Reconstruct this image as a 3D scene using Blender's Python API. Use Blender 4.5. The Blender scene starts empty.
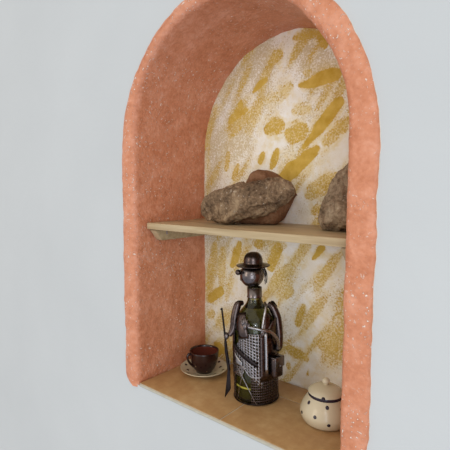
import bpy, bmesh, math, random
import numpy as np
from mathutils import Vector, Matrix, noise
# brush strokes of the painted back of the niche: x0, z0, x1, z1, half width, strength (metres on the wall)
STROKES = [(0.332,0.607,0.250,0.598,0.0112,1),(0.335,0.560,0.260,0.478,0.0105,1),(0.212,0.417,0.292,0.477,0.0145,1),(0.333,0.504,0.302,0.483,0.0091,0.6),(0.352,0.524,0.324,0.501,0.009,0.65),(0.221,0.504,0.268,0.514,0.0150,0.68),(0.170,0.520,0.216,0.528,0.0125,0.7),(0.198,0.478,0.186,0.44,0.0045,0.8),(0.331,0.425,0.268,0.385,0.0114,0.6),(0.298,0.367,0.281,0.351,0.0063,0.6),(0.275,0.552,0.234,0.551,0.0085,0.5),(0.172,0.623,0.139,0.601,0.0057,1),(0.209,0.67,0.176,0.648,0.0099,0.65),(0.124,0.568,0.088,0.553,0.0071,0.8),(0.11,0.589,0.099,0.571,0.0047,0.7),(0.039,0.589,0.03,0.559,0.005,0.5),(0.21,0.589,0.157,0.576,0.0089,0.45),(0.11,0.58,0.074,0.542,0.0072,0.75),(0.145,0.543,0.121,0.518,0.007,0.45),(0.071,0.481,0.065,0.439,0.0061,0.6),(0.1,0.453,0.086,0.419,0.006,0.65),(0.168,0.475,0.158,0.451,0.0057,0.8),(0.202,0.48,0.191,0.444,0.0056,0.8),(0.012,0.534,0.011,0.378,0.0051,0.45),(0.236,0.689,0.289,0.688,0.0062,0.7),(0.287,0.687,0.304,0.658,0.0071,0.8),(0.233,0.603,0.192,0.578,0.0098,0.5),(0.257,0.62,0.276,0.62,0.0052,0.5),(0.106,0.282,0.083,0.224,0.0086,0.8),(0.16,0.295,0.152,0.273,0.0094,0.7),(0.207,0.286,0.186,0.229,0.0103,0.75),(0.032,0.272,0.01,0.135,0.0104,0.6),(0.056,0.264,0.05,0.168,0.0101,0.55),(0.056,0.169,0.013,0.136,0.0103,0.85),(0.032,0.11,0.009,0.096,0.0078,0.6),(0.053,0.035,0.035,0.009,0.013,0.85),(0.183,0.284,0.224,0.284,0.0091,0.5),(0.308,0.291,0.285,0.263,0.0063,1),(0.337,0.277,0.305,0.225,0.0073,0.6),(0.239,0.201,0.223,0.176,0.0078,0.6),(0.267,0.169,0.252,0.123,0.0077,0.7),(0.227,0.071,0.278,0.061,0.0089,0.7),(0.293,0.102,0.349,0.096,0.0095,0.6),(0.322,0.116,0.348,0.13,0.0063,0.5),(0.228,0.033,0.239,0.034,0.0057,0.6),(0.276,0.032,0.281,0.031,0.0044,0.7),(0.345,0.17,0.346,0.143,0.0051,0.5),(0.092,0.056,0.015,0.014,0.0103,0.5),(0.083,0.205,0.065,0.145,0.0075,0.5),(0.256,0.278,0.234,0.24,0.0066,0.4)]
random.seed(7); PI = math.pi
scn = bpy.context.scene
C = scn.collection
sin, cos, rad = math.sin, math.cos, math.radians

# ------------------------------------------------------------------ helpers
def lin(c):
    return tuple(((v/255/12.92) if v/255 <= .04045 else ((v/255+.055)/1.055)**2.4) for v in c) + (1,)

class NT:
    """small node-building helper"""
    def __init__(s, name, **kw):
        s.m = bpy.data.materials.new(name); s.m.use_nodes = True
        s.t = s.m.node_tree; s.n = s.t.nodes
        s.b = s.n['Principled BSDF']
        for k, v in kw.items(): s.b.inputs[k.replace('_', ' ')].default_value = v
    def add(s, typ, **inp):
        nd = s.n.new(typ)
        for k, v in inp.items():
            if hasattr(nd, k) and k not in nd.inputs: setattr(nd, k, v)
        return nd
    def link(s, a, b): s.t.links.new(a, b)
    def coord(s, kind='Object'): return s.n.new('ShaderNodeTexCoord').outputs[kind]
    def noise(s, scale, detail=3, rough=.55, vec=None, stretch=None, dist=0):
        nd = s.n.new('ShaderNodeTexNoise'); nd.inputs['Scale'].default_value = scale
        nd.inputs['Detail'].default_value = detail; nd.inputs['Roughness'].default_value = rough
        nd.inputs['Distortion'].default_value = dist
        v = vec or s.coord()
        if stretch:
            mp = s.n.new('ShaderNodeMapping'); mp.inputs['Scale'].default_value = stretch
            s.link(v, mp.inputs['Vector']); v = mp.outputs['Vector']
        s.link(v, nd.inputs['Vector']); return nd.outputs['Fac']
    def ramp(s, fac, stops):
        nd = s.n.new('ShaderNodeValToRGB'); e = nd.color_ramp.elements
        while len(e) < len(stops): e.new(.5)
        for el, (p, c) in zip(e, stops): el.position = p; el.color = c
        s.link(fac, nd.inputs['Fac']); return nd.outputs['Color']
    def mr(s, fac, a, b, c=0., d=1., smooth=True):
        nd = s.n.new('ShaderNodeMapRange')
        if smooth: nd.interpolation_type = 'SMOOTHSTEP'
        for i, v in enumerate((a, b, c, d)): nd.inputs[i+1].default_value = v
        s.link(fac, nd.inputs[0]); return nd.outputs[0]
    def math(s, op, a, b):
        nd = s.n.new('ShaderNodeMath'); nd.operation = op
        for i, v in enumerate((a, b)):
            if isinstance(v, (int, float)): nd.inputs[i].default_value = v
            else: s.link(v, nd.inputs[i])
        return nd.outputs[0]
    def mix(s, fac, a, b):
        nd = s.n.new('ShaderNodeMix'); nd.data_type = 'RGBA'
        for sock, v in ((nd.inputs[0], fac), (nd.inputs[6], a), (nd.inputs[7], b)):
            if isinstance(v, (int, float, tuple)): sock.default_value = v
            else: s.link(v, sock)
        return nd.outputs[2]
    def color(s, c): s.link(c, s.b.inputs['Base Color'])
    def bump(s, h, strength, dist):
        nd = s.n.new('ShaderNodeBump'); nd.inputs['Strength'].default_value = strength
        nd.inputs['Distance'].default_value = dist
        s.link(h, nd.inputs['Height']); s.link(nd.outputs['Normal'], s.b.inputs['Normal'])

def mesh_obj(name, bm, mats, parent=None, smooth=True, loc=(0, 0, 0), recalc=True):
    if recalc: bmesh.ops.recalc_face_normals(bm, faces=bm.faces)
    me = bpy.data.meshes.new(name); bm.to_mesh(me); bm.free()
    if not isinstance(mats, (list, tuple)): mats = [mats]
    for m in mats: me.materials.append(m)
    if smooth:
        for p in me.polygons: p.use_smooth = True
    o = bpy.data.objects.new(name, me); C.objects.link(o); o.location = loc
    if parent: o.parent = parent
    return o
def thing(name, label, cat, loc=(0, 0, 0), rotz=0, group=None):
    o = bpy.data.objects.new(name, None); C.objects.link(o); o.empty_display_size = .02
    o.location = loc; o.rotation_euler = (0, 0, rotz); o['label'] = label; o['category'] = cat
    if group: o['group'] = group
    return o
def tag(o, label, cat): o['label'] = label; o['category'] = cat; return o
def struct(o): o['kind'] = 'structure'; return o
def sharp(o, deg=35):
    o.data.set_sharp_from_angle(angle=rad(deg)); return o

def lathe(bm, prof, n=48, mat=0, cx=0, cy=0, cz=0):
    rings = []
    for r, z in prof:
        if r < 1e-6: rings.append([bm.verts.new((cx, cy, cz+z))])
        else: rings.append([bm.verts.new((cx+r*cos(2*PI*k/n), cy+r*sin(2*PI*k/n), cz+z)) for k in range(n)])
    for a, b in zip(rings, rings[1:]):
        for k in range(n):
            k2 = (k+1) % n
            if len(a) == 1 and len(b) == 1: continue
            if len(a) == 1: f = bm.faces.new((a[0], b[k], b[k2]))
            elif len(b) == 1: f = bm.faces.new((a[k], b[0], a[k2]))
            else: f = bm.faces.new((a[k], b[k], b[k2], a[k2]))
            f.material_index = mat
    return bm
def smooth_prof(pts, n=6):
    """Catmull-Rom through profile points"""
    P = [pts[0]] + list(pts) + [pts[-1]]; out = []
    for i in range(1, len(P)-2):
        p0, p1, p2, p3 = P[i-1], P[i], P[i+1], P[i+2]
        for k in range(n):
            t = k/n
            out.append(tuple(max(0, .5*((2*b)+(-a+c)*t+(2*a-5*b+4*c-d)*t*t+(-a+3*b-3*c+d)*t**3)) if j == 0 else
                             .5*((2*b)+(-a+c)*t+(2*a-5*b+4*c-d)*t*t+(-a+3*b-3*c+d)*t**3)
                             for j, (a, b, c, d) in enumerate(zip(p0, p1, p2, p3))))
    out.append(tuple(pts[-1])); return out
def spline(pts, n=6):
    P = [Vector(p) for p in pts]; P = [P[0]*2-P[1]] + P + [P[-1]*2-P[-2]]; out = []
    for i in range(1, len(P)-2):
        a, b, c, d = P[i-1:i+3]
        for k in range(n):
            t = k/n; out.append(.5*((2*b)+(c-a)*t+(2*a-5*b+4*c-d)*t*t+(3*b-a-3*c+d)*t**3))
    out.append(P[-2]); return out
def tube(bm, pts, radii, n=10, sm=6, flat=1., up=(0, 0, 1), mat=0):
    """tube along pts; flat < 1 squashes it along the direction 'up' projected on the section"""
    R = radii if isinstance(radii, (list, tuple)) else [radii]*len(pts)
    pp = spline([tuple(p)+(0,) if False else p for p in pts], sm) if sm > 1 else [Vector(p) for p in pts]
    rr = []
    for i in range(len(pts)-1):
        for k in range(sm if sm > 1 else 1):
            t = k/(sm if sm > 1 else 1); rr.append(R[i]*(1-t)+R[i+1]*t)
    rr.append(R[-1])
    rings = []; u = Vector(up)
    for i, p in enumerate(pp):
        t = (pp[min(i+1, len(pp)-1)]-pp[max(i-1, 0)]).normalized()
        s = t.cross(u)
        if s.length < 1e-4: s = t.cross(Vector((1, 0, .01)))
        s.normalize(); w = s.cross(t).normalized()
        rings.append([bm.verts.new(p + s*rr[i]*cos(2*PI*k/n) + w*rr[i]*flat*sin(2*PI*k/n)) for k in range(n)])
    for a, b in zip(rings, rings[1:]):
        for k in range(n):
            f = bm.faces.new((a[k], a[(k+1) % n], b[(k+1) % n], b[k])); f.material_index = mat
    for ring in (rings[0], rings[-1]):
        c = bm.verts.new(sum((v.co for v in ring), Vector())/n)
        for k in range(n):
            f = bm.faces.new((ring[k], ring[(k+1) % n], c)); f.material_index = mat
    return bm
def ball(bm, c, r, sx=1, sy=1, sz=1, seg=24, mat=0):
    M = Matrix.Translation(c) @ Matrix.Diagonal((sx, sy, sz, 1))
    g = bmesh.ops.create_uvsphere(bm, u_segments=seg, v_segments=seg//2, radius=r, matrix=M)
    for v in g['verts']:
        for f in v.link_faces: f.material_index = mat
    return bm
def box(bm, x0, x1, y0, y1, z0, z1, bev=0, mat=0, M=None, seg=2):
    g = bmesh.ops.create_cube(bm, size=1)
    vs = g['verts']
    for v in vs:
        v.co = Vector(((x0+x1)/2+v.co.x*(x1-x0), (y0+y1)/2+v.co.y*(y1-y0), (z0+z1)/2+v.co.z*(z1-z0)))
    es = list({e for v in vs for e in v.link_edges}); fs = list({f for v in vs for f in v.link_faces})
    for f in fs: f.material_index = mat
    if bev:
        r = bmesh.ops.bevel(bm, geom=es, offset=bev, segments=seg, affect='EDGES', profile=.6)
        vs = list({v for f in r['faces'] for v in f.verts} | {v for v in vs if v.is_valid})
        for f in r['faces']: f.material_index = mat
    if M is not None:
        for v in vs: v.co = M @ v.co
    return bm
def prism(bm, poly, depth, M=None, bev=0):
    """polygon in local x-z, extruded along y by depth, centred"""
    a = [bm.verts.new((x, -depth/2, z)) for x, z in poly]; b = [bm.verts.new((x, depth/2, z)) for x, z in poly]
    n = len(poly); fs = [bm.faces.new(a), bm.faces.new(b[::-1])]
    for k in range(n): fs.append(bm.faces.new((a[k], b[k], b[(k+1) % n], a[(k+1) % n])))
    vs = a+b
    if bev:
        es = list({e for f in fs for e in f.edges})
        r = bmesh.ops.bevel(bm, geom=es, offset=bev, segments=2, affect='EDGES')
        vs = list({v for f in r['faces'] for v in f.verts} | {v for v in vs if v.is_valid})
    if M is not None:
        for v in vs: v.co = M @ v.co
    return bm

# ------------------------------------------------------------------ sizes of the niche
W, D = .44, .20                 # opening width, depth
SPR, RX, RZ = .470, W/2, .235   # spring line and half axes of the arch
CXN = W/2
SHELF = .3305                   # top of the shelf board

# ------------------------------------------------------------------ materials
def m_wall():
    m = NT('white_plaster', Roughness=.85); m.b.inputs['Specular IOR Level'].default_value = .2
    c = m.noise(3, 3); m.color(m.ramp(c, [(.3, (.525, .545, .555, 1)), (.7, (.555, .575, .585, 1))]))
    h = m.math('ADD', m.noise(35, 4), m.math('MULTIPLY', m.noise(6, 2), 1.5)); m.bump(h, .35, .002); return m.m
def m_orange():
    m = NT('terracotta_paint', Roughness=.5); m.b.inputs['Specular IOR Level'].default_value = .45
    c = m.noise(22, 6, .65); c2 = m.noise(110, 3, .6)
    base = m.ramp(m.math('ADD', m.math('MULTIPLY', c, .6), m.math('MULTIPLY', c2, .4)),
                  [(.34, (.48, .160, .070, 1)), (.5, (.60, .232, .122, 1)), (.66, (.70, .32, .20, 1))])
    # small pale flecks, scattered in noise patches
    sp = m.noise(260, 2, .5); zone = m.noise(14, 3, .6)
    fl = m.math('MULTIPLY', m.mr(sp, .63, .69), m.mr(zone, .36, .60))
    m.color(m.mix(fl, base, (.88, .72, .62, 1)))
    h = m.math('ADD', m.noise(160, 4, .6), m.math('ADD', m.math('MULTIPLY', m.noise(40, 3), 1.6), m.math('MULTIPLY', fl, .8)))
    m.bump(h, .75, .002); return m.m
def m_paint():
    m = NT('sponged_ochre_paint', Roughness=.8); m.b.inputs['Specular IOR Level'].default_value = .2
    at = m.n.new('ShaderNodeAttribute'); at.attribute_name = 'stroke'
    sep = m.n.new('ShaderNodeSeparateColor'); m.link(at.outputs['Color'], sep.inputs[0])
    grain = m.noise(290, 3, .65); mid = m.noise(75, 3, .6)
    g = m.math('ADD', m.math('MULTIPLY', grain, .75), m.math('MULTIPLY', mid, .25))
    # dry brush: the paint takes where density beats the grain
    k = m.math('SUBTRACT', m.math('ADD', m.math('MULTIPLY', sep.outputs[0], .55), .20), g)
    stroke = m.mr(k, -.11, .13)
    k2 = m.math('SUBTRACT', m.math('ADD', m.math('MULTIPLY', sep.outputs[1], .26), .30), g)
    haze = m.math('MULTIPLY', m.mr(k2, -.09, .09), .75)
    cream = m.ramp(m.noise(30, 4, .6), [(.3, (.83, .76, .61, 1)), (.65, (.93, .90, .83, 1))])
    ochre = m.ramp(m.noise(50, 3), [(.3, (.54, .33, .040, 1)), (.7, (.68, .46, .10, 1))])
    cream = m.mix(m.mr(m.math('ADD', m.math('MULTIPLY', sep.outputs[2], .5), mid), .5, 1.05, 0, .85), cream, (.78, .62, .28, 1))
    c = m.mix(haze, cream, (.57, .43, .19, 1)); c = m.mix(stroke, c, ochre); m.color(c)
    h = m.math('ADD', m.noise(260, 4, .65), m.math('MULTIPLY', m.noise(60, 3), 1.5)); m.bump(h, .6, .0015); return m.m
def m_tile():
    m = NT('terracotta_tile', Roughness=.42)
    c = m.math('ADD', m.math('MULTIPLY', m.noise(12, 4, .6, stretch=(1, .6, 1)), .6), m.math('MULTIPLY', m.noise(45, 4, .65), .4))
    m.color(m.ramp(c, [(.36, (.37, .20, .080, 1)), (.5, (.455, .275, .122, 1)), (.64, (.55, .37, .19, 1))]))
    m.bump(m.noise(90, 3), .15, .001); return m.m
def m_simple(name, col, rough=.5, metal=0, spec=.5, nscale=0, namp=.1, bump=0):
    m = NT(name, Roughness=rough, Metallic=metal); m.b.inputs['Specular IOR Level'].default_value = spec
    if nscale:
        n = m.noise(nscale, 4, .6)
        lo = tuple(v*(1-namp) for v in col[:3])+(1,); hi = tuple(min(1, v*(1+namp)) for v in col[:3])+(1,)
        m.color(m.ramp(n, [(.3, lo), (.7, hi)]))
        if bump: m.bump(n, .4, bump)
    else: m.b.inputs['Base Color'].default_value = col
    return m.m
def m_wood():
    m = NT('pale_pine', Roughness=.5)
    g = m.noise(18, 5, .6, stretch=(.35, 4, 6), dist=.4)
    g2 = m.noise(60, 3, .5, stretch=(.12, 3, 3))
    c = m.math('ADD', m.math('MULTIPLY', g, .65), m.math('MULTIPLY', g2, .35))
    m.color(m.ramp(c, [(.34, (.32, .225, .115, 1)), (.5, (.43, .32, .18, 1)), (.66, (.52, .41, .25, 1))]))
    m.bump(c, .15, .001); return m.m
def m_rock(name, dark, mid, pale, fleck=.0):
    m = NT(name, Roughness=.85); m.b.inputs['Specular IOR Level'].default_value = .25
    c = m.math('ADD', m.math('MULTIPLY', m.noise(30, 7, .75, dist=.8), .75), m.math('MULTIPLY', m.noise(190, 3, .6), .25))
    col = m.ramp(c, [(.38, dark), (.5, mid), (.62, pale)])
    if fleck: col = m.mix(m.mr(m.noise(200, 2), .65, .72, 0, fleck), col, (.72, .62, .50, 1))
    m.color(col); m.bump(m.math('ADD', m.noise(120, 6, .75), m.math('MULTIPLY', m.noise(38, 4), 1.6)), 1, .006); return m.m
def m_metal(name, col, rough):
    m = NT(name, Metallic=1., Roughness=rough)
    n = m.noise(120, 3, .6); lo = tuple(v*.75 for v in col[:3])+(1,); hi = tuple(v*1.2 for v in col[:3])+(1,)
    m.color(m.ramp(n, [(.3, lo), (.7, hi)])); m.link(m.mr(n, .3, .7, rough*.8, rough*1.25), m.b.inputs['Roughness']); return m.m

WALL, ORANGE, PAINT, TILE, WOOD = m_wall(), m_orange(), m_paint(), m_tile(), m_wood()
GROUT = m_simple('pale_grout', (.52, .45, .35, 1), .9, nscale=90, bump=.001)
RIM = m_simple('bare_plaster_rim', (.72, .66, .58, 1), .8, nscale=80, bump=.001)
MORTAR = m_simple('grey_mortar', (.45, .43, .36, 1), .9, nscale=60, bump=.001)
CRUST = m_rock('grainy_grey_rock', (.070, .040, .022, 1), (.25, .160, .092, 1), (.47, .33, .20, 1), .5)
REDROCK = m_rock('smooth_reddish_rock', (.12, .050, .022, 1), (.215, .098, .046, 1), (.30, .155, .082, 1))
GREYROCK = m_rock('pale_brown_rock', (.10, .064, .038, 1), (.31, .215, .135, 1), (.52, .40, .27, 1), .35)
GUN = m_metal('gunmetal', (.165, .14, .137), .22)
BRONZE = m_metal('dark_bronze_metal', (.092, .068, .063), .25)
STEEL = m_metal('bright_steel', (.33, .31, .31), .27)
PUNCHED = m_metal('punched_sheet_metal', (.27, .245, .245), .2)
BLACKM = m_metal('blackened_metal', (.028, .022, .022), .36)
CREAM = m_simple('cream_glaze', (.57, .49, .345, 1), .22, nscale=25, namp=.03)
DOT = m_simple('dark_glaze_dot', (.018, .012, .025, 1), .25)
BROWN = m_simple('dark_brown_glaze', (.022, .0065, .0055, 1), .12, nscale=30, namp=.2)
BROWNIN = m_simple('red_brown_glaze', (.13, .030, .018, 1), .2)
PALEDOT = m_simple('beige_glaze_dot', (.42, .27, .15, 1), .25)
LABEL = m_simple('yellow_label_paper', (.34, .30, .03, 1), .6)
PENCIL = m_simple('blue_pencil', (.10, .12, .28, 1), .7)
g = NT('green_glass', Roughness=.05, IOR=1.46); g.b.inputs['Transmission Weight'].default_value = 1
g.b.inputs['Base Color'].default_value = (.42, .44, .15, 1); GLASS = g.m
g = NT('dark_wine', Roughness=.1, IOR=1.34); g.b.inputs['Base Color'].default_value = (.11, .10, .022, 1); WINE = g.m

# ------------------------------------------------------------------ the wall and its niche
def arch(off=0., n=96, zbot=0.):
    """outline of the niche opening grown by off: left foot, up over the arch, right foot"""
    pts = [(-off, zbot + (SPR-zbot)*k/40) for k in range(40)]
    for k in range(n+1):
        a = PI - PI*k/n; pts.append((CXN+(RX+off)*cos(a), SPR+(RZ+off)*sin(a)))
    pts += [(W+off, SPR-(SPR-zbot)*k/40) for k in range(1, 41)]
    return pts
def wall():
    bm = bmesh.new(); o = arch(.02, 64, -.006); x0, x1, z0, z1 = -1.9, 2.2, -1.3, 1.9
    cz = .30
    def outer(x, z):
        dx, dz = x-CXN, z-cz; s = 1e9
        if dx > 1e-9: s = min(s, (x1-CXN)/dx)
        if dx < -1e-9: s = min(s, (x0-CXN)/dx)
        if dz > 1e-9: s = min(s, (z1-cz)/dz)
        if dz < -1e-9: s = min(s, (z0-cz)/dz)
        return CXN+dx*s, cz+dz*s
    o = o + [(W+.02-(W+.04)*k/20, -.006) for k in range(1, 20)]
    inn = [bm.verts.new((x, 0, z)) for x, z in o]; mid = []; out = []
    for x, z in o:
        X, Z = outer(x, z); mid.append(bm.verts.new((x+(X-x)*.12, 0, z+(Z-z)*.12))); out.append(bm.verts.new((X, 0, Z)))
    n = len(o)
    for k in range(n):
        j = (k+1) % n
        bm.faces.new((inn[k], inn[j], mid[j], mid[k])); bm.faces.new((mid[k], mid[j], out[j], out[k]))
    r = bmesh.ops.extrude_face_region(bm, geom=bm.faces[:])
    for v in r['geom']:
        if isinstance(v, bmesh.types.BMVert): v.co.y += .198
    return struct(mesh_obj('wall_front', bm, WALL, smooth=False))
wall()

def niche_back():
    st = .002; xs = np.arange(-.05, W+.05, st); zs = np.arange(-.05, .76, st); X, Z = np.meshgrid(xs, zs)
    wob = np.zeros_like(X); wob2 = np.zeros_like(X)
    for i in range(X.shape[0]):
        for j in range(X.shape[1]):
            wob[i, j] = noise.noise((X[i, j]*42, Z[i, j]*42, 3.1)); wob2[i, j] = noise.noise((X[i, j]*16, Z[i, j]*9, 9.))
    dens = np.zeros_like(X); smear = np.zeros_like(X)
    for x0, z0, x1, z1, w, s in STROKES:
        dx, dz = x1-x0, z1-z0; L2 = dx*dx+dz*dz
        L = math.sqrt(L2); t = ((X-x0)*dx+(Z-z0)*dz)/L2; tc = np.clip(t, 0, 1)
        sd = ((X-x0)*-dz+(Z-z0)*dx)/L                     # distance across the stroke
        ox, oz = x0+tc*dx, z0+tc*dz
        dist = np.hypot(X-ox, Z-oz); near = np.argwhere(dist < w*4.5)
        strk = np.zeros_like(X)
        for i, j in near: strk[i, j] = noise.noise((sd[i, j]*230, t[i, j]*L*22, x0*90)) + .5*noise.noise((sd[i, j]*90, t[i, j]*L*30, 4+x0*50))
        prof = .16+.95*np.sqrt(np.clip(np.sin(PI*np.clip(t*.9+.05, 0, 1)), 0, 1))
        d = dist/(w*prof) + wob*.3 + strk*(.28 if s > .9 else .5)
        if s > .9: d = dist/(w*prof*(1.2-.62*tc)) + wob*.3 + strk*.30
        soft = .3 if s > .9 else .9
        smear = np.maximum(smear, (.5+.5*s)*np.clip((3.4-d)/3, 0, 1))
        dens = np.maximum(dens, s*np.clip((1+soft-d)/soft, 0, 1))
        dens = np.maximum(dens, .50*s*np.clip((2.6-d)/1.6, 0, 1))   # thin drag round the loaded stroke
    # looser, thinner drags of the brush running the same slanting way
    u = (X*.55+Z*.83); v = (X*.83-Z*.55); drag = np.zeros_like(X)
    for i in range(X.shape[0]):
        for j in range(X.shape[1]): drag[i, j] = noise.noise((v[i, j]*48, u[i, j]*11, 5.5))
    dens = np.maximum(dens, np.clip(drag*1.3+.16+wob2*.4, 0, .56))
    haze = np.clip(.45+wob2*.9+drag*.5 + .45*np.clip((.20-X)/.2, 0, 1)*(Z > .33) + .35*np.clip((Z-.52)/.12, 0, 1) + .5*(Z < .31)*np.clip((.13-X)/.1, 0, 1) - .2*(Z < .31)*np.clip((X-.15)/.1, 0, 1), 0, 1)
    nz, nx = X.shape; bm = bmesh.new()
    y = D + .0012*wob + .002*wob2
    vs = [[bm.verts.new((X[i, j], y[i, j], Z[i, j])) for j in range(nx)] for i in range(nz)]
    for i in range(nz-1):
        for j in range(nx-1): bm.faces.new((vs[i][j], vs[i][j+1], vs[i+1][j+1], vs[i+1][j]))
    o = mesh_obj('wall_back', bm, PAINT, recalc=False)
    a = o.data.color_attributes.new('stroke', 'FLOAT_COLOR', 'POINT')
    cols = np.ones((nz*nx, 4), np.float32); cols[:, 0] = dens.ravel(); cols[:, 1] = haze.ravel(); cols[:, 2] = np.clip(np.maximum(smear, drag*.9+.3), 0, 1).ravel()
    a.data.foreach_set('color', cols.ravel())
    md = o.modifiers.new('thick', 'SOLIDIFY'); md.thickness = .05; md.offset = -1
    return struct(o)
niche_back()

def surround():
    """the orange plaster: raised band on the wall, rounded corner, reveal running to the back"""
    path = []
    zb = -.010
    nst = 150
    for k in range(nst): path.append((0, zb+(SPR-zb)*k/nst, -1, 0))
    na = 260
    for k in range(na+1):
        a = PI-PI*k/na; nx, nz = RZ*cos(a), RX*sin(a); l = math.hypot(nx, nz)
        path.append((CXN+RX*cos(a), SPR+RZ*sin(a), nx/l, nz/l))
    for k in range(1, nst+1): path.append((W, SPR-(SPR-zb)*k/nst, 1, 0))
    bm = bmesh.new(); rings = []
    for i, (x, z, nx, nz) in enumerate(path):
        w = .0395 + .0032*noise.noise((i*.045, 1.3, 0)) + .0018*noise.noise((i*.21, 7.3, 0))
        wi = .0012*noise.noise((i*.06, 3.7, 2))
        w -= .0115*max(0, nz)+(.005*max(0, 1-max(0, z)/.33) if nx > .9 else 0)
        wi += .013*math.exp(-((math.degrees(math.atan2(nz, nx))-140)/30)**2)
        if nx > 0: wi -= nx*(.0015+.0035*max(0, 1-max(0, z)/SPR))
        end = min(1, (min(i, len(path)-1-i)+.3)/10); w *= math.sqrt(1-(1-end)**2)*.7+.3
        cr = [(w+.0020, .0012), (w+.0014, -.0010), (w+.0002, -.0026), (w-.0012, -.0043)]
        nb = 14
        for k in range(1, nb): cr.append((w-.0016+(wi+.013-w+.0016)*k/nb, -.0043-.0012*sin(PI*k/nb)))
        for k in range(0, 8):
            a = PI/2*k/7; cr.append((wi+.013-.013*sin(a), .009-.0133*cos(a)))
        nr = 56
        for k in range(1, nr+1): cr.append((wi*(1-k/nr), .009+(D+.004-.009)*k/nr))
        ring = []
        for q, (o, y) in enumerate(cr):
            p = Vector((x+nx*o, y, z+nz*o)); am = .0007 if q > 2 else .0008
            h = am*noise.fractal(p*55, 1.0, 2.0, 3)+.0018*noise.noise(p*14)
            if y < 0 or o > .004: p.y += -h*.8 if q > 0 else 0
            else: p.x += -nx*h; p.z += -nz*h
            ring.append(bm.verts.new(p))
        rings.append(ring)
    for a, b in zip(rings, rings[1:]):
        for k in range(len(a)-1): bm.faces.new((a[k], b[k], b[k+1], a[k+1])).material_index = 1 if k < 1 else 0
    return struct(mesh_obj('trim_1', bm, [ORANGE, RIM], recalc=False))
surround()

def tiles():
    bm = bmesh.new(); g = .0012
    box(bm, .0005, W-.0005, .0, D-.003, -.0055, -.0008, 0, 1)
    for x0, x1, y0, y1 in ((.0008, .2175-g, .0015, D-.003), (.2175+g, W-.0008, .0015, .1385-g), (.2175+g, W-.0008, .1385+g, D-.003)):
        box(bm, x0, x1, y0, y1, -.0045, 0, .0007, 0)
    return struct(sharp(mesh_obj('floor', bm, [TILE, GROUT])))
tiles()
bm = bmesh.new()     # rough mortar bead under the front edge of the tiles
pp = [(.002+(W-.004)*k/40, .0012+.0005*noise.noise((k*.7, 2, 2)), -.0042+.0005*noise.noise((k*.9, 0, 1))) for k in range(41)]
tube(bm, pp, [.0033]*41, 8, 2, 1, up=(0, 1, 0)); struct(mesh_obj('trim_2', bm, MORTAR))

# ------------------------------------------------------------------ shelf
def shelf():
    t = thing('wooden_shelf', 'pale pine board shelf across the arched niche on a small batten', 'shelf', (0, 0, SHELF-.013))
    bm = bmesh.new(); box(bm, .0025, W-.0036, .0234, D-.005, 0, .013, .0016)
    sharp(mesh_obj('board', bm, WOOD, t))
    for s in (0, 1):
        bm = bmesh.new()
        poly = [(.030, -.0015), (D-.006, -.0015), (D-.006, -.024), (.048, -.024)]
        M = Matrix.Translation((.0125 if s == 0 else W-.0125, 0, 0)) @ Matrix.Rotation(PI/2, 4, 'Z')
        prism(bm, poly, .019, M, .0012)
        o = sharp(mesh_obj('batten', bm, WOOD, t))
        if s == 0:
            bm = bmesh.new(); tube(bm, [(.0223, .060, -.004), (.0223, .0605, -.0125)], .0007, 6, 1)
            mesh_obj('pencil_mark', bm, PENCIL, o)
    return t
shelf()

# ------------------------------------------------------------------ rocks
def interp(tab, s):
    if s <= tab[0][0]: return tab[0][1]
    for (a, va), (b, vb) in zip(tab, tab[1:]):
        if s <= b: return va+(vb-va)*(s-a)/(b-a)
    return tab[-1][1]
def rock_bm(top, bot, thick, yoff=0, ns=120, nc=120, amp=.004, freq=45, seed=0, pw=.72, ridge=.6, cuts=()):
    s0, s1 = max(top[0][0], bot[0][0]), min(top[-1][0], bot[-1][0]); bm = bmesh.new(); rings = []
    for i in range(ns+1):
        u = .5-.5*cos(PI*i/ns); s = s0+(s1-s0)*u
        zt, zb = interp(top, s), interp(bot, s); zc, hz = (zt+zb)/2, max(.0012, (zt-zb)/2); ty = max(.003, interp(thick, s))
        if i in (0, ns): hz *= .55; ty *= .5
        ring = []
        for k in range(nc):
            a = 2*PI*k/nc; c, sn = cos(a), sin(a)
            y = ty*abs(c)**pw*(1 if c > 0 else -1); z = hz*abs(sn)**pw*(1 if sn > 0 else -1)
            p = Vector((s, yoff+y, zc+z)); nrm = Vector((0, c/ty, sn/hz)).normalized()
            q = p+Vector((seed*1.7, seed, 0))
            h = amp*(ridge*(1-2*abs(noise.noise(q*freq)))+noise.fractal(q*freq*1.8, .8, 2.1, 7)*1.1)*.7
            # flat broken facets
            cell = noise.voronoi(q*freq*.8)[0]; h -= amp*.9*min(.6, cell[0])
            for (px, py, pz), nv in cuts:      # broken faces
                nv = Vector(nv).normalized(); dd = (p-Vector((px, py, pz))).dot(nv)
                if dd > 0: p -= nv*dd*.92
            p += nrm*h; ring.append(bm.verts.new((p.x+amp*.5*noise.noise(q*freq*1.3), p.y, max(.0002, p.z))))
        rings.append(ring)
    for a, b in zip(rings, rings[1:]):
        for k in range(nc): bm.faces.new((a[k], a[(k+1) % nc], b[(k+1) % nc], b[k]))
    for r in (rings[0], rings[-1]):
        c = bm.verts.new(sum((v.co for v in r), Vector())/nc)
        for k in range(nc): bm.faces.new((r[k], r[(k+1) % nc], c))
    return bm
t = thing('rock', 'long red-brown rock with a grainy grey crust, lying at the left of the shelf', 'rock', (.13, .10, SHELF), math.atan2(.28, .96))
core_top = [(.010, .030), (.034, .050), (.050, .070), (.0575, .089), (.063, .101), (.0776, .1062), (.0973, .1045), (.1129, .098), (.1265, .086), (.1437, .070), (.150, .058)]
core_bot = [(.010, .006), (.0286, .001), (.0558, -.001), (.0902, -.001), (.1119, .001), (.1254, .010), (.1329, .023), (.1476, .053), (.150, .056)]
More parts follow.
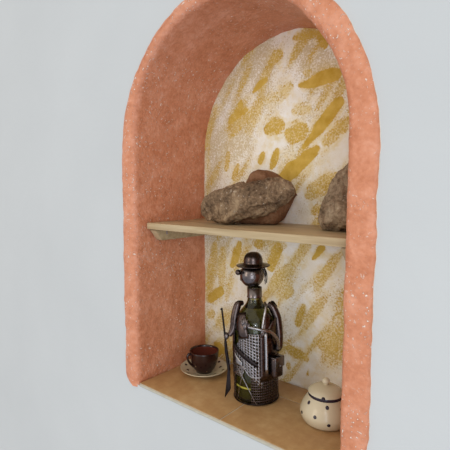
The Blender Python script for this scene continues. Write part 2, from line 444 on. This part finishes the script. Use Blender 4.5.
mesh_obj('core', rock_bm(core_top, core_bot, [(.01, .014), (.05, .024), (.11, .026), (.15, .012)], .020, amp=.002, freq=30, seed=2, ridge=.2), REDROCK, t)
cr_top = [(-.0385, .031), (-.033, .047), (-.020, .058), (-.0101, .063), (.0136, .0695), (.0348, .0778), (.0513, .082), (.0656, .081), (.0896, .0835), (.1053, .0905), (.1245, .0905), (.145, .082), (.152, .073)]
cr_bot = [(-.0385, .024), (-.0347, .015), (-.0191, .005), (.0136, .000), (.0307, .000), (.0557, .0105), (.0901, .0175), (.1156, .0257), (.1346, .039), (.152, .059)]
mesh_obj('crust', rock_bm(cr_top, cr_bot, [(-.04, .012), (-.01, .030), (.03, .042), (.08, .040), (.12, .034), (.152, .016)], -.006, amp=.0042, freq=42, seed=5, pw=.95, cuts=[((-.02, -.026, .03), (-.75, -.8, .25)), ((.022, -.040, .06), (-.2, -.7, .75)), ((.03, -.042, .02), (-.1, -.85, -.6)), ((.07, -.038, .05), (.25, -1, .1)), ((.085, -.036, .076), (.15, -.6, .9)), ((.10, -.034, .042), (.35, -.75, -.65)), ((.138, -.026, .06), (.8, -.7, 0)), ((.048, -.042, .045), (-.45, -1, .05))]), CRUST, t)
r2_top = [(-.0185, .022), (-.0165, .0416), (-.0063, .0678), (.0052, .0878), (.015, .1010), (.023, .1090), (.034, .113), (.048, .098), (.060, .066), (.068, .035)]
r2_bot = [(-.0185, .014), (-.0174, .0075), (-.0102, .001), (.0072, 0), (.05, 0), (.062, .004), (.068, .015)]
o = mesh_obj('rock', rock_bm(r2_top, r2_bot, [(-.02, .012), (0, .034), (.03, .045), (.05, .040), (.068, .016)], 0, amp=.0055, freq=40, seed=9, pw=.85, cuts=[((-.004, -.02, .04), (-.8, -.7, .35)), ((.012, -.036, .04), (.1, -1, .3)), ((.03, -.035, .08), (.3, -.8, .6)), ((.0, -.03, .012), (-.4, -.8, -.5)), ((.018, -.034, .07), (-.35, -.9, .25))]), GREYROCK)
o.location = (.362, .118, SHELF); o.rotation_euler = (0, 0, math.atan2(.1, 1))
tag(o, 'tall pale brown rock at the right end of the shelf, half behind the orange edge', 'rock')

# ------------------------------------------------------------------ crockery
def dot_patch(bm, prof, ang, z, r, mat, off=.0003, n=12):
    """a round dot lying on a lathed surface at height z"""
    def surf(zz, an):
        for (r0, z0), (r1, z1) in zip(prof, prof[1:]):
            if min(z0, z1) <= zz <= max(z0, z1) and abs(z1-z0) > 1e-7:
                t = (zz-z0)/(z1-z0); R = r0+(r1-r0)*t; nn = Vector((z1-z0, 0, -(r1-r0))).normalized(); break
        else: R, nn = prof[-1][0], Vector((1, 0, 0))
        R += off*nn.x; return Vector((R*cos(an), R*sin(an), zz+off*nn.z)), R
    c, R = surf(z, ang); cv = bm.verts.new(c); ring = []; mid = []
    for k in range(n):
        a = 2*PI*k/n
        for f, lst in ((.55, mid), (1, ring)): lst.append(bm.verts.new(surf(z+r*f*sin(a)*.95, ang+r*f*cos(a)/R)[0]))
    for k in range(n):
        j = (k+1) % n
        f = bm.faces.new((cv, mid[k], mid[j])); f.material_index = mat
        f = bm.faces.new((mid[k], ring[k], ring[j], mid[j])); f.material_index = mat
def toward(x, y, dx):   # angle of the direction from (x, y) to the room in front, turned by dx degrees to the right
    return math.atan2(-.5309-y, .6746-x)+rad(dx)

SX, SY = .067, .124
prof = smooth_prof([(0, .0022), (.020, .0022), (.024, .0035), (.036, .0075), (.0505, .0132)], 4) + [(.0515, .0138), (.0518, .0130)] + \
    smooth_prof([(.0512, .0118), (.038, .0050), (.027, .0005), (.024, .0)], 4) + [(.0215, .0), (.020, .0014), (0, .0014)]
bm = bmesh.new(); lathe(bm, prof, 64); up = [(r, z) for r, z in prof[:17]]
base = toward(SX, SY, 0)
for k in range(12):   # dots scattered round the well of the saucer, on a flat ring
    a = base+2*PI*(k+.3)/12; rr = .036 if k % 2 else .043
    z = .0075+(rr-.036)/(.0145)*.0057+.0009
    c = Vector((rr*cos(a), rr*sin(a), z)); er = Vector((cos(a), sin(a), .40)).normalized(); et = Vector((-sin(a), cos(a), 0))
    q = [bm.verts.new(c+er*.0033*cos(2*PI*i/10)+et*.0033*sin(2*PI*i/10)) for i in range(10)]
    f = bm.faces.new(q); f.material_index = 1
o = mesh_obj('saucer', bm, [CREAM, DOT], loc=(SX, SY, .0001)); tag(o, 'cream saucer with dark dots lying under the brown cup', 'saucer')

t = thing('coffee_cup', 'small dark brown glazed cup standing on a dotted saucer', 'cup', (SX, SY, .0024))
outp = smooth_prof([(.0140, .0), (.0175, .0004), (.0190, .003), (.0240, .0105), (.0280, .020), (.0306, .032), (.0320, .0465)], 5)
prof = [(0, .0008), (.012, .0008)] + outp + [(.0318, .0477), (.0308, .0475)] + smooth_prof([(.0300, .0435), (.0285, .031), (.0255, .018), (.018, .008), (0, .0045)], 5)
bm = bmesh.new(); lathe(bm, prof, 56)
for f in bm.faces:
    c = f.calc_center_median(); R = math.hypot(c.x, c.y)
    rin = interp(sorted((z, r) for r, z in outp), c.z)
    if R < rin-.0016 and c.z > .0035: f.material_index = 1
for a, z in ((-40, .020), (14, .008), (60, .030), (140, .025), (190, .018), (235, .030)):
    dot_patch(bm, outp, toward(SX, SY, a), z, .0012, 2)
mesh_obj('bowl', bm, [BROWN, BROWNIN, PALEDOT], t)
ha = toward(SX, SY, -66); d = Vector((cos(ha), sin(ha), 0)); bm = bmesh.new()
tube(bm, [d*R+Vector((0, 0, z)) for R, z in ((.0305, .0415), (.0355, .0445), (.0390, .0400), (.0375, .031), (.0325, .0225), (.0250, .0145))], [.0026, .0026, .0025, .0024, .0024, .0026], 10, 6)
mesh_obj('handle', bm, BROWN, t)

PX, PY = .359, .1158
t = thing('sugar_pot', 'round cream lidded pot with dark dots on the tiles beside the orange edge', 'pot', (PX, PY, .0001))
outp = smooth_prof([(.031, .0), (.0350, .0012), (.0395, .006), (.0430, .015), (.0425, .023), (.0385, .033), (.0325, .0425), (.0287, .0472)], 5)
prof = [(0, .0015), (.029, .0015)] + outp + [(.0278, .0474), (.0270, .0462)] + smooth_prof([(.030, .041), (.038, .022), (.034, .006), (0, .004)], 4)
bm = bmesh.new(); lathe(bm, prof, 64)
for a, z in ((-52, .0395), (5, .0405), (-23, .0245), (8, .0155), (-64, .0195), (45, .036), (38, .020), (78, .010), (90, .035), (-110, .034), (-140, .018), (175, .036), (150, .014), (125, .030)):
    dot_patch(bm, outp, toward(PX, PY, a), z, .0030, 1)
mesh_obj('body', bm, [CREAM, DOT], t)
bm = bmesh.new(); lathe(bm, smooth_prof([(.0276, .0462), (.0292, .0463), (.0299, .0490), (.0295, .0521), (.0276, .0524)], 4), 56); mesh_obj('rim', bm, DOT, t)
lid = bmesh.new()
lathe(lid, smooth_prof([(0, .0518), (.0272, .0518), (.0295, .0530), (.0285, .0550), (.0230, .0596), (.0145, .0634), (.006, .0650), (0, .0652)], 5), 56)
lo = mesh_obj('lid', lid, CREAM, t)
bm = bmesh.new(); lathe(bm, smooth_prof([(.0045, .0640), (.0045, .0665), (.0062, .0688), (.0066, .0715), (.0050, .0750), (.0022, .0764), (0, .0765)], 4), 28); mesh_obj('knob', bm, CREAM, lo)
a = toward(PX, PY, -7); bm = bmesh.new()      # spoon notch in the lid
ball(bm, (.0292*cos(a), .0292*sin(a), .0528), .0032, 1, 1, .8, 12); mesh_obj('spoon_notch', bm, DOT, lo)

# ------------------------------------------------------------------ wine bottle inside the metal hunter
BX, BY = .2155, .1120; BROT = math.atan2(.578, .816)
t = thing('wine_bottle', 'green glass wine bottle held inside the metal hunter figurine', 'bottle', (BX, BY, .0002), BROT)
glass = [(0, .006), (.020, .005), (.034, .0008), (.038, .0), (.0402, .002), (.0407, .006), (.0407, .128)] + \
    smooth_prof([(.0407, .130), (.0395, .143), (.034, .158), (.0245, .172), (.0165, .182), (.0130, .192), (.0122, .200)], 6) + [(.0122, .2105), (0, .2105)]
bm = bmesh.new(); lathe(bm, glass, 64); mesh_obj('glass', bm, GLASS, t)
bm = bmesh.new(); lathe(bm, [(0, .010), (.033, .006), (.0365, .010), (.0365, .128)] + smooth_prof([(.0362, .132), (.0335, .146), (.028, .154), (0, .1545)], 5), 48)
mesh_obj('wine', bm, WINE, t)
bm = bmesh.new(); ring = []
for k in range(13):
    a = rad(-62+k*4); ring.append([bm.verts.new((.0411*sin(a), -.0411*cos(a), z)) for z in (.0285, .0318)])
for p, q in zip(ring, ring[1:]): bm.faces.new((p[0], q[0], q[1], p[1]))
mesh_obj('label', bm, LABEL, t)

F = thing('metal_hunter_figurine', 'dark metal hunter in a bowler hat holding a rifle, wrapped around the wine bottle', 'figurine', (BX, BY, .0002), BROT)
LEAN = .0227     # bottle and hunter lean a touch to the left
t.rotation_euler.y = F.rotation_euler.y = -LEAN; t.location.z = F.location.z = .0010
def P(r, z, front=0.): return Vector((r*(1-front/.75)+LEAN*z, -front, z+front*(.4-z)/.75))
def cyl(phi, R, z): a = rad(phi); return Vector((R*sin(a), -R*cos(a), z))
def sheet(name, R, p0, p1, zb, zt, nc, nr, mat, hole=0, th=.0007, parent=F, flare=0):
    """curved sheet of metal round the bottle; hole > 0 punches every cell"""
    bm = bmesh.new()
    def pt(u, v):
        ph = p0+(p1-p0)*u; b = zb(ph) if callable(zb) else zb; tt = zt(ph) if callable(zt) else zt
        return cyl(ph, R+flare*(1-v), b+(tt-b)*v)
    V = [[bm.verts.new(pt(i/nc, j/nr)) for i in range(nc+1)] for j in range(nr+1)]
    for j in range(nr):
        for i in range(nc):
            q = (V[j][i], V[j][i+1], V[j+1][i+1], V[j+1][i])
            if not hole: bm.faces.new(q); continue
            c = [((i+.5+.5*hole*dx)/nc, (j+.5+.5*hole*dy)/nr) for dx, dy in ((-.72, -.72), (0, -1), (.72, -.72), (1, 0), (.72, .72), (0, 1), (-.72, .72), (-1, 0))]
            h = [bm.verts.new(pt(*x)) for x in c]
            bm.faces.new((q[0], q[1], h[2], h[1], h[0])); bm.faces.new((q[1], q[2], h[4], h[3], h[2]))
            bm.faces.new((q[2], q[3], h[6], h[5], h[4])); bm.faces.new((q[3], q[0], h[0], h[7], h[6]))
    o = mesh_obj(name, bm, mat, parent, smooth=True)
    md = o.modifiers.new('gauge', 'SOLIDIFY'); md.thickness = th; md.offset = 1
    return o
# jacket: punched front, plain sides and back, wire skirt
sheet('jacket_front', .0428, -66, 16, lambda p: .070-.038*max(0, min(1, (p+30)/46))+.0*p if p > -34 else .052, lambda p: .135 if p > -30 else .135-.0011*(-30-p), 11, 15, PUNCHED, .62)
sheet('jacket_side', .0440, 12, 84, .046, lambda p: .137+.022*max(0, min(1, (p-25)/25)), 16, 8, BRONZE)
sheet('jacket_back', .0432, 80, 296, .040, lambda p: .150+.010*max(0, (abs(p-188)-70)/38), 40, 8, BRONZE)
sheet('wire_skirt', .0424, -12, 150, lambda p: .003, .052, 30, 10, BRONZE, .70, .0005)
sheet('wire_skirt', .0424, -160, -62, lambda p: .003, .052, 18, 10, BRONZE, .70, .0005)
bm = bmesh.new(); tube(bm, [cyl(a, .0436, .054+.018*math.exp(-((a+34)/14)**2)) for a in range(-64, 17, 8)], .0011, 8, 4); mesh_obj('hem', bm, STEEL, F)
bm = bmesh.new()      # crossing wire of the skirt and its hoop
tube(bm, [cyl(-44, .0437, .062), cyl(-20, .0437, .034), cyl(-4, .0437, .010), cyl(2, .0437, .003)], .0008, 8, 5)
tube(bm, [cyl(-30, .0437, .064), cyl(-42, .0437, .036), cyl(-52, .0437, .006)], .0007, 8, 5); mesh_obj('crossing_wire', bm, STEEL, F)
bm = bmesh.new(); tube(bm, [cyl(a, .0428, .0018) for a in range(-160, 151, 10)], .0012, 8, 2); mesh_obj('base_hoop', bm, BLACKM, F)
# smooth plate and slanting strap on the front of the jacket
o = sheet('breast_plate', .0442, -62, -34, lambda p: .072, lambda p: .094-.0005*(p+62), 8, 4, STEEL)
o = sheet('strap', .0450, -66, 6, lambda p: .106-.034*(p+66)/72, lambda p: .115-.034*(p+66)/72, 22, 2, BLACKM)
# lapels, shoulders
for sgn, pts in ((-1, [(-58, .168, .036), (-30, .172, .032), (-14, .128, .0445), (-40, .124, .0446)]), (1, [(52, .168, .036), (30, .172, .032), (12, .130, .0445), (34, .126, .0446)])):
    bm = bmesh.new(); rows = 6; V = []
    for j in range(rows+1):
        v = j/rows; row = []
        for i in range(4):
            u = i/3; a = [x*(1-v)+y*v for x, y in zip(pts[0], pts[3])]; b = [x*(1-v)+y*v for x, y in zip(pts[1], pts[2])]
            c = [x*(1-u)+y*u for x, y in zip(a, b)]; row.append(bm.verts.new(cyl(c[0], c[2]+.0035*sin(PI*v), c[1])))
        V.append(row)
    for r0, r1 in zip(V, V[1:]):
        for i in range(3): bm.faces.new((r0[i], r0[i+1], r1[i+1], r1[i]))
    o = mesh_obj('lapel', bm, BRONZE, F); md = o.modifiers.new('gauge', 'SOLIDIFY'); md.thickness = .0008; md.offset = 1
bm = bmesh.new()      # pointed shoulder cap on the right
prism(bm, [(-.010, -.002), (.004, .009), (.013, -.004), (.004, -.011)], .012, Matrix.Translation(P(.0265, .178, .004)), .002); mesh_obj('shoulder_cap', bm, BLACKM, F)
# neck, head, hat
bm = bmesh.new(); lathe(bm, [(.0126, .1935), (.0146, .1935), (.0148, .1950), (.0140, .1962), (.0140, .2125), (.0126, .2125)], 40); mesh_obj('neck', bm, GUN, F)
HX, HZ, HR = -.0045, .2355, .0228
hd = bmesh.new(); ball(hd, (HX, 0, HZ), HR, 1, 1, 1.02, 40); head = mesh_obj('head', hd, GUN, F)
def face(phi, el, r=HR): a, e = rad(phi), rad(el); return Vector((HX+r*sin(a)*cos(e), -r*cos(a)*cos(e), HZ+r*sin(e)))
bm = bmesh.new(); tube(bm, [face(-80, 14, HR*.95), face(-80, 14, HR+.003)], .0026, 10, 1); ball(bm, face(-80, 14, HR+.0042), .0054, seg=20); mesh_obj('nose', bm, BRONZE, head)
for ph in (-48, -112):
    bm = bmesh.new(); ball(bm, face(ph, 20), .0026, seg=14); mesh_obj('eye', bm, BLACKM, head)
bm = bmesh.new(); tube(bm, [face(a, e, HR+.0003) for a, e in ((-52, -12), (-66, -20), (-80, -22), (-94, -20), (-108, -12))], .0010, 8, 4); mesh_obj('mouth', bm, BLACKM, head)
for ph in (8, 192):
    bm = bmesh.new(); tube(bm, [face(ph-8, 10, HR+.0004), face(ph, 15, HR+.002), face(ph+9, 4, HR+.002), face(ph+2, -12, HR+.001), face(ph-8, -8, HR+.0004)], .0010, 8, 5); mesh_obj('ear', bm, GUN, head)
for k, ph in enumerate((62, 82, 100, 118)):
    bm = bmesh.new(); tube(bm, [face(ph, 50, HR+.001), face(ph, 28, HR+.0042), face(ph, 0, HR+.0048+.0006*k), face(ph+2, -28, HR+.0085)], [.0011, .0011, .0010, .0007], 8, 5); mesh_obj('hair_strand', bm, BLACKM, head)
bm = bmesh.new(); hz = .2552
lathe(bm, [(0, hz+.004), (.0175, hz+.004)] + smooth_prof([(.0205, hz+.0012), (.028, hz-.0014), (.0318, hz-.0014), (.0322, hz-.0004)], 3) + smooth_prof([(.0312, hz+.0002), (.026, hz+.0008), (.0200, hz+.0028), (.0182, hz+.005), (.0178, hz+.0105), (.0160, hz+.0168), (.0116, hz+.0220), (.0058, hz+.0242), (0, hz+.0249)], 5), 56, cx=HX+.0028)
mesh_obj('hat', bm, BRONZE, F)
# arms
def hand(name, parent, palm, grip_dir, finger_dir, n=4, ln=.012):
    """palm with four fingers and a thumb bent along finger_dir, spaced along grip_dir"""
    bm = bmesh.new(); gd, fd = Vector(grip_dir).normalized(), Vector(finger_dir).normalized(); out = gd.cross(fd).normalized()
    ball(bm, palm, .0052, .9, .75, 1.05, 16)
    for k in range(n):
        b = Vector(palm)+gd*(k-1.5)*.0031; l = ln*(.85, 1, .95, .75)[k]
        tube(bm, [b, b+fd*l*.45-out*.0016, b+fd*l*.85, b+fd*l+out*.0024], [.0016, .0015, .0014, .0011], 8, 4)
    b = Vector(palm)-gd*.004; tube(bm, [b, b-gd*.0035+fd*.003, b-gd*.004+fd*.007], [.0017, .0016, .0012], 8, 4)
    return mesh_obj(name, bm, GUN, parent)
bm = bmesh.new(); tube(bm, [P(-.0260, .182, .004), P(-.0360, .178, .009), P(-.0420, .155, .012), P(-.0452, .131, .014), P(-.0530, .117, .018)], [.0040, .0070, .0076, .0066, .0042], 14, 6, .7, up=(0, 1, 0))
arm = mesh_obj('arm', bm, BRONZE, F)
hand('hand', arm, P(-.0575, .116, .020), (.1, 0, 1), (-.35, .8, 0), ln=.010)
bm = bmesh.new(); tube(bm, [P(.020, .180, .008), P(.0300, .172, .010), P(.0385, .152, .012), P(.0425, .120, .014), P(.0430, .098, .018), P(.0410, .090, .026)], [.0050, .0075, .0080, .0076, .0068, .0050], 14, 6, .8, up=(0, 1, 0))
arm = mesh_obj('arm', bm, BRONZE, F)
bm = bmesh.new(); tube(bm, [P(.0410, .090, .026), P(.0400, .108, .034), P(.0276, .1235, .043), P(.0060, .1285, .0495), P(-.0162, .1335, .0475)], [.0042, .0036, .0030, .0027, .0025], 12, 6)
fo = mesh_obj('forearm', bm, STEEL, arm)
hand('hand', arm, P(-.0215, .1345, .0465), (-1, .35, .1), (-.1, .1, 1), ln=.016)
# straps and game bag
bm = bmesh.new()
tube(bm, [P(.0150, .183, .018), P(.0176, .1740, .032), P(.0140, .150, .041), P(.0105, .1209, .0475)], .0022, 8, 6, .45, up=(0, 1, 0)); mesh_obj('shoulder_strap', bm, STEEL, F)
bm = bmesh.new(); tube(bm, [P(.0181, .1215, .0440), P(.0195, .085, .0435), P(.0207, .042, .0435)], .0030, 8, 5, .45, up=(0, 1, 0)); mesh_obj('jacket_edge', bm, STEEL, F)
M = Matrix.Translation(cyl(47, .0535, .074)) @ Matrix.Rotation(rad(47), 4, 'Z')
bm = bmesh.new(); box(bm, -.0115, .0115, -.006, .0075, -.020, .017, .0045, 0, M, 3); bag = mesh_obj('game_bag', bm, BRONZE, F)
bm = bmesh.new(); box(bm, -.0122, .0122, -.0078, -.0055, .000, .0180, .0008, 0, M); box(bm, -.0122, .0122, -.0078, .0075, .0165, .0186, .0008, 0, M); fl = mesh_obj('flap', bm, GUN, bag)
bm = bmesh.new(); ball(bm, M @ Vector((0, -.0083, .003)), .0016, seg=12); mesh_obj('button', bm, STEEL, fl)
# rifle, butt on the floor
fr = .019
bm = bmesh.new(); tube(bm, [P(-.0672, .1715, fr), P(-.0612, .120, fr), P(-.0590, .098, fr)], [.0017, .0019, .0021], 10, 4); tube(bm, [P(-.0672, .1715, fr)+Vector((-.0012, 0, -.0008)), P(-.0668, .1685, fr)], .0023, 10, 1)
rf = bmesh.new(); tube(rf, [P(-.0600, .106, fr), P(-.0580, .085, fr), P(-.0545, .060, fr), P(-.0530, .048, fr)], [.0026, .0032, .0030, .0030], 10, 5)
z0 = P(0, -.0073, fr).z
pl = [(-.0555, .052), (-.0575, .030), (-.0612, -.0072), (-.0494, .0110), (-.0502, .030), (-.0512, .052)]
prism(rf, [(P(r, z, fr).x, max(.0010, P(r, z, fr).z)) for r, z in pl], .0062, Matrix.Translation((0, -fr, 0)), .0010)
rifle = sharp(mesh_obj('rifle', rf, BLACKM, F), 40)
mesh_obj('barrel', bm, BLACKM, rifle)
bm = bmesh.new(); tube(bm, [P(-.0560, .070, fr), P(-.0515, .068, fr), P(-.0510, .060, fr), P(-.0535, .056, fr)], .0007, 8, 5); mesh_obj('trigger_guard', bm, STEEL, rifle)

# ------------------------------------------------------------------ light
w = bpy.data.worlds.new('room'); scn.world = w; w.use_nodes = True
bgn = w.node_tree.nodes['Background']; tc = w.node_tree.nodes.new('ShaderNodeTexCoord'); sp = w.node_tree.nodes.new('ShaderNodeSeparateXYZ')
rp = w.node_tree.nodes.new('ShaderNodeValToRGB'); mr = w.node_tree.nodes.new('ShaderNodeMapRange')
w.node_tree.links.new(tc.outputs['Generated'], sp.inputs[0]); w.node_tree.links.new(sp.outputs['Z'], mr.inputs[0])
mr.inputs[1].default_value = -1; mr.inputs[2].default_value = 1
w.node_tree.links.new(mr.outputs[0], rp.inputs['Fac']); w.node_tree.links.new(rp.outputs['Color'], bgn.inputs['Color'])
rp.color_ramp.elements[0].color = (.70, .80, 1.0, 1); rp.color_ramp.elements[1].color = (1.35, 1.24, 1.04, 1)
bgn.inputs['Strength'].default_value = .76
def area(name, loc, target, sx, sy, power, col):
    l = bpy.data.lights.new(name, 'AREA'); l.shape = 'RECTANGLE'; l.size = sx; l.size_y = sy; l.energy = power; l.color = col
    o = bpy.data.objects.new(name, l); C.objects.link(o); o.location = loc
    o.rotation_euler = (Vector(target)-Vector(loc)).to_track_quat('-Z', 'Y').to_euler(); return o
area('window_light', (3.2, -3.7, .35), (.2, 0, .3), 1.9, 4.4, 76, (.74, .87, 1))
area('warm_left_light', (-1.0, -3.0, .9), (.1, 0, .4), 1.0, 1.6, 17, (1, .87, .70))  # weak warm light from the left front, its source unseen

fl = bpy.data.lights.new('camera_flash', 'POINT'); fl.energy = 1.1; fl.shadow_soft_size = .018; fl.color = (1, .97, .92)   # the photographer's fill flash
fo = bpy.data.objects.new('camera_flash', fl); C.objects.link(fo); fo.location = (.690, -.560, .455)

# ------------------------------------------------------------------ camera
cd = bpy.data.cameras.new('camera'); cam = bpy.data.objects.new('camera', cd); C.objects.link(cam)
cd.sensor_fit = 'HORIZONTAL'; cd.sensor_width = 36; cd.lens = 421.84/450*36; cd.clip_start = .01
cam.location = (.6746, -.5309, .3992)
d = Vector((-.63969962, .7638726, -.08534071)); cam.rotation_euler = d.to_track_quat('-Z', 'Y').to_euler()
scn.camera = cam
vs = scn.view_settings; vs.view_transform = 'Standard'; vs.look = 'None'; vs.exposure = 0; vs.gamma = 1; vs.use_curve_mapping = False
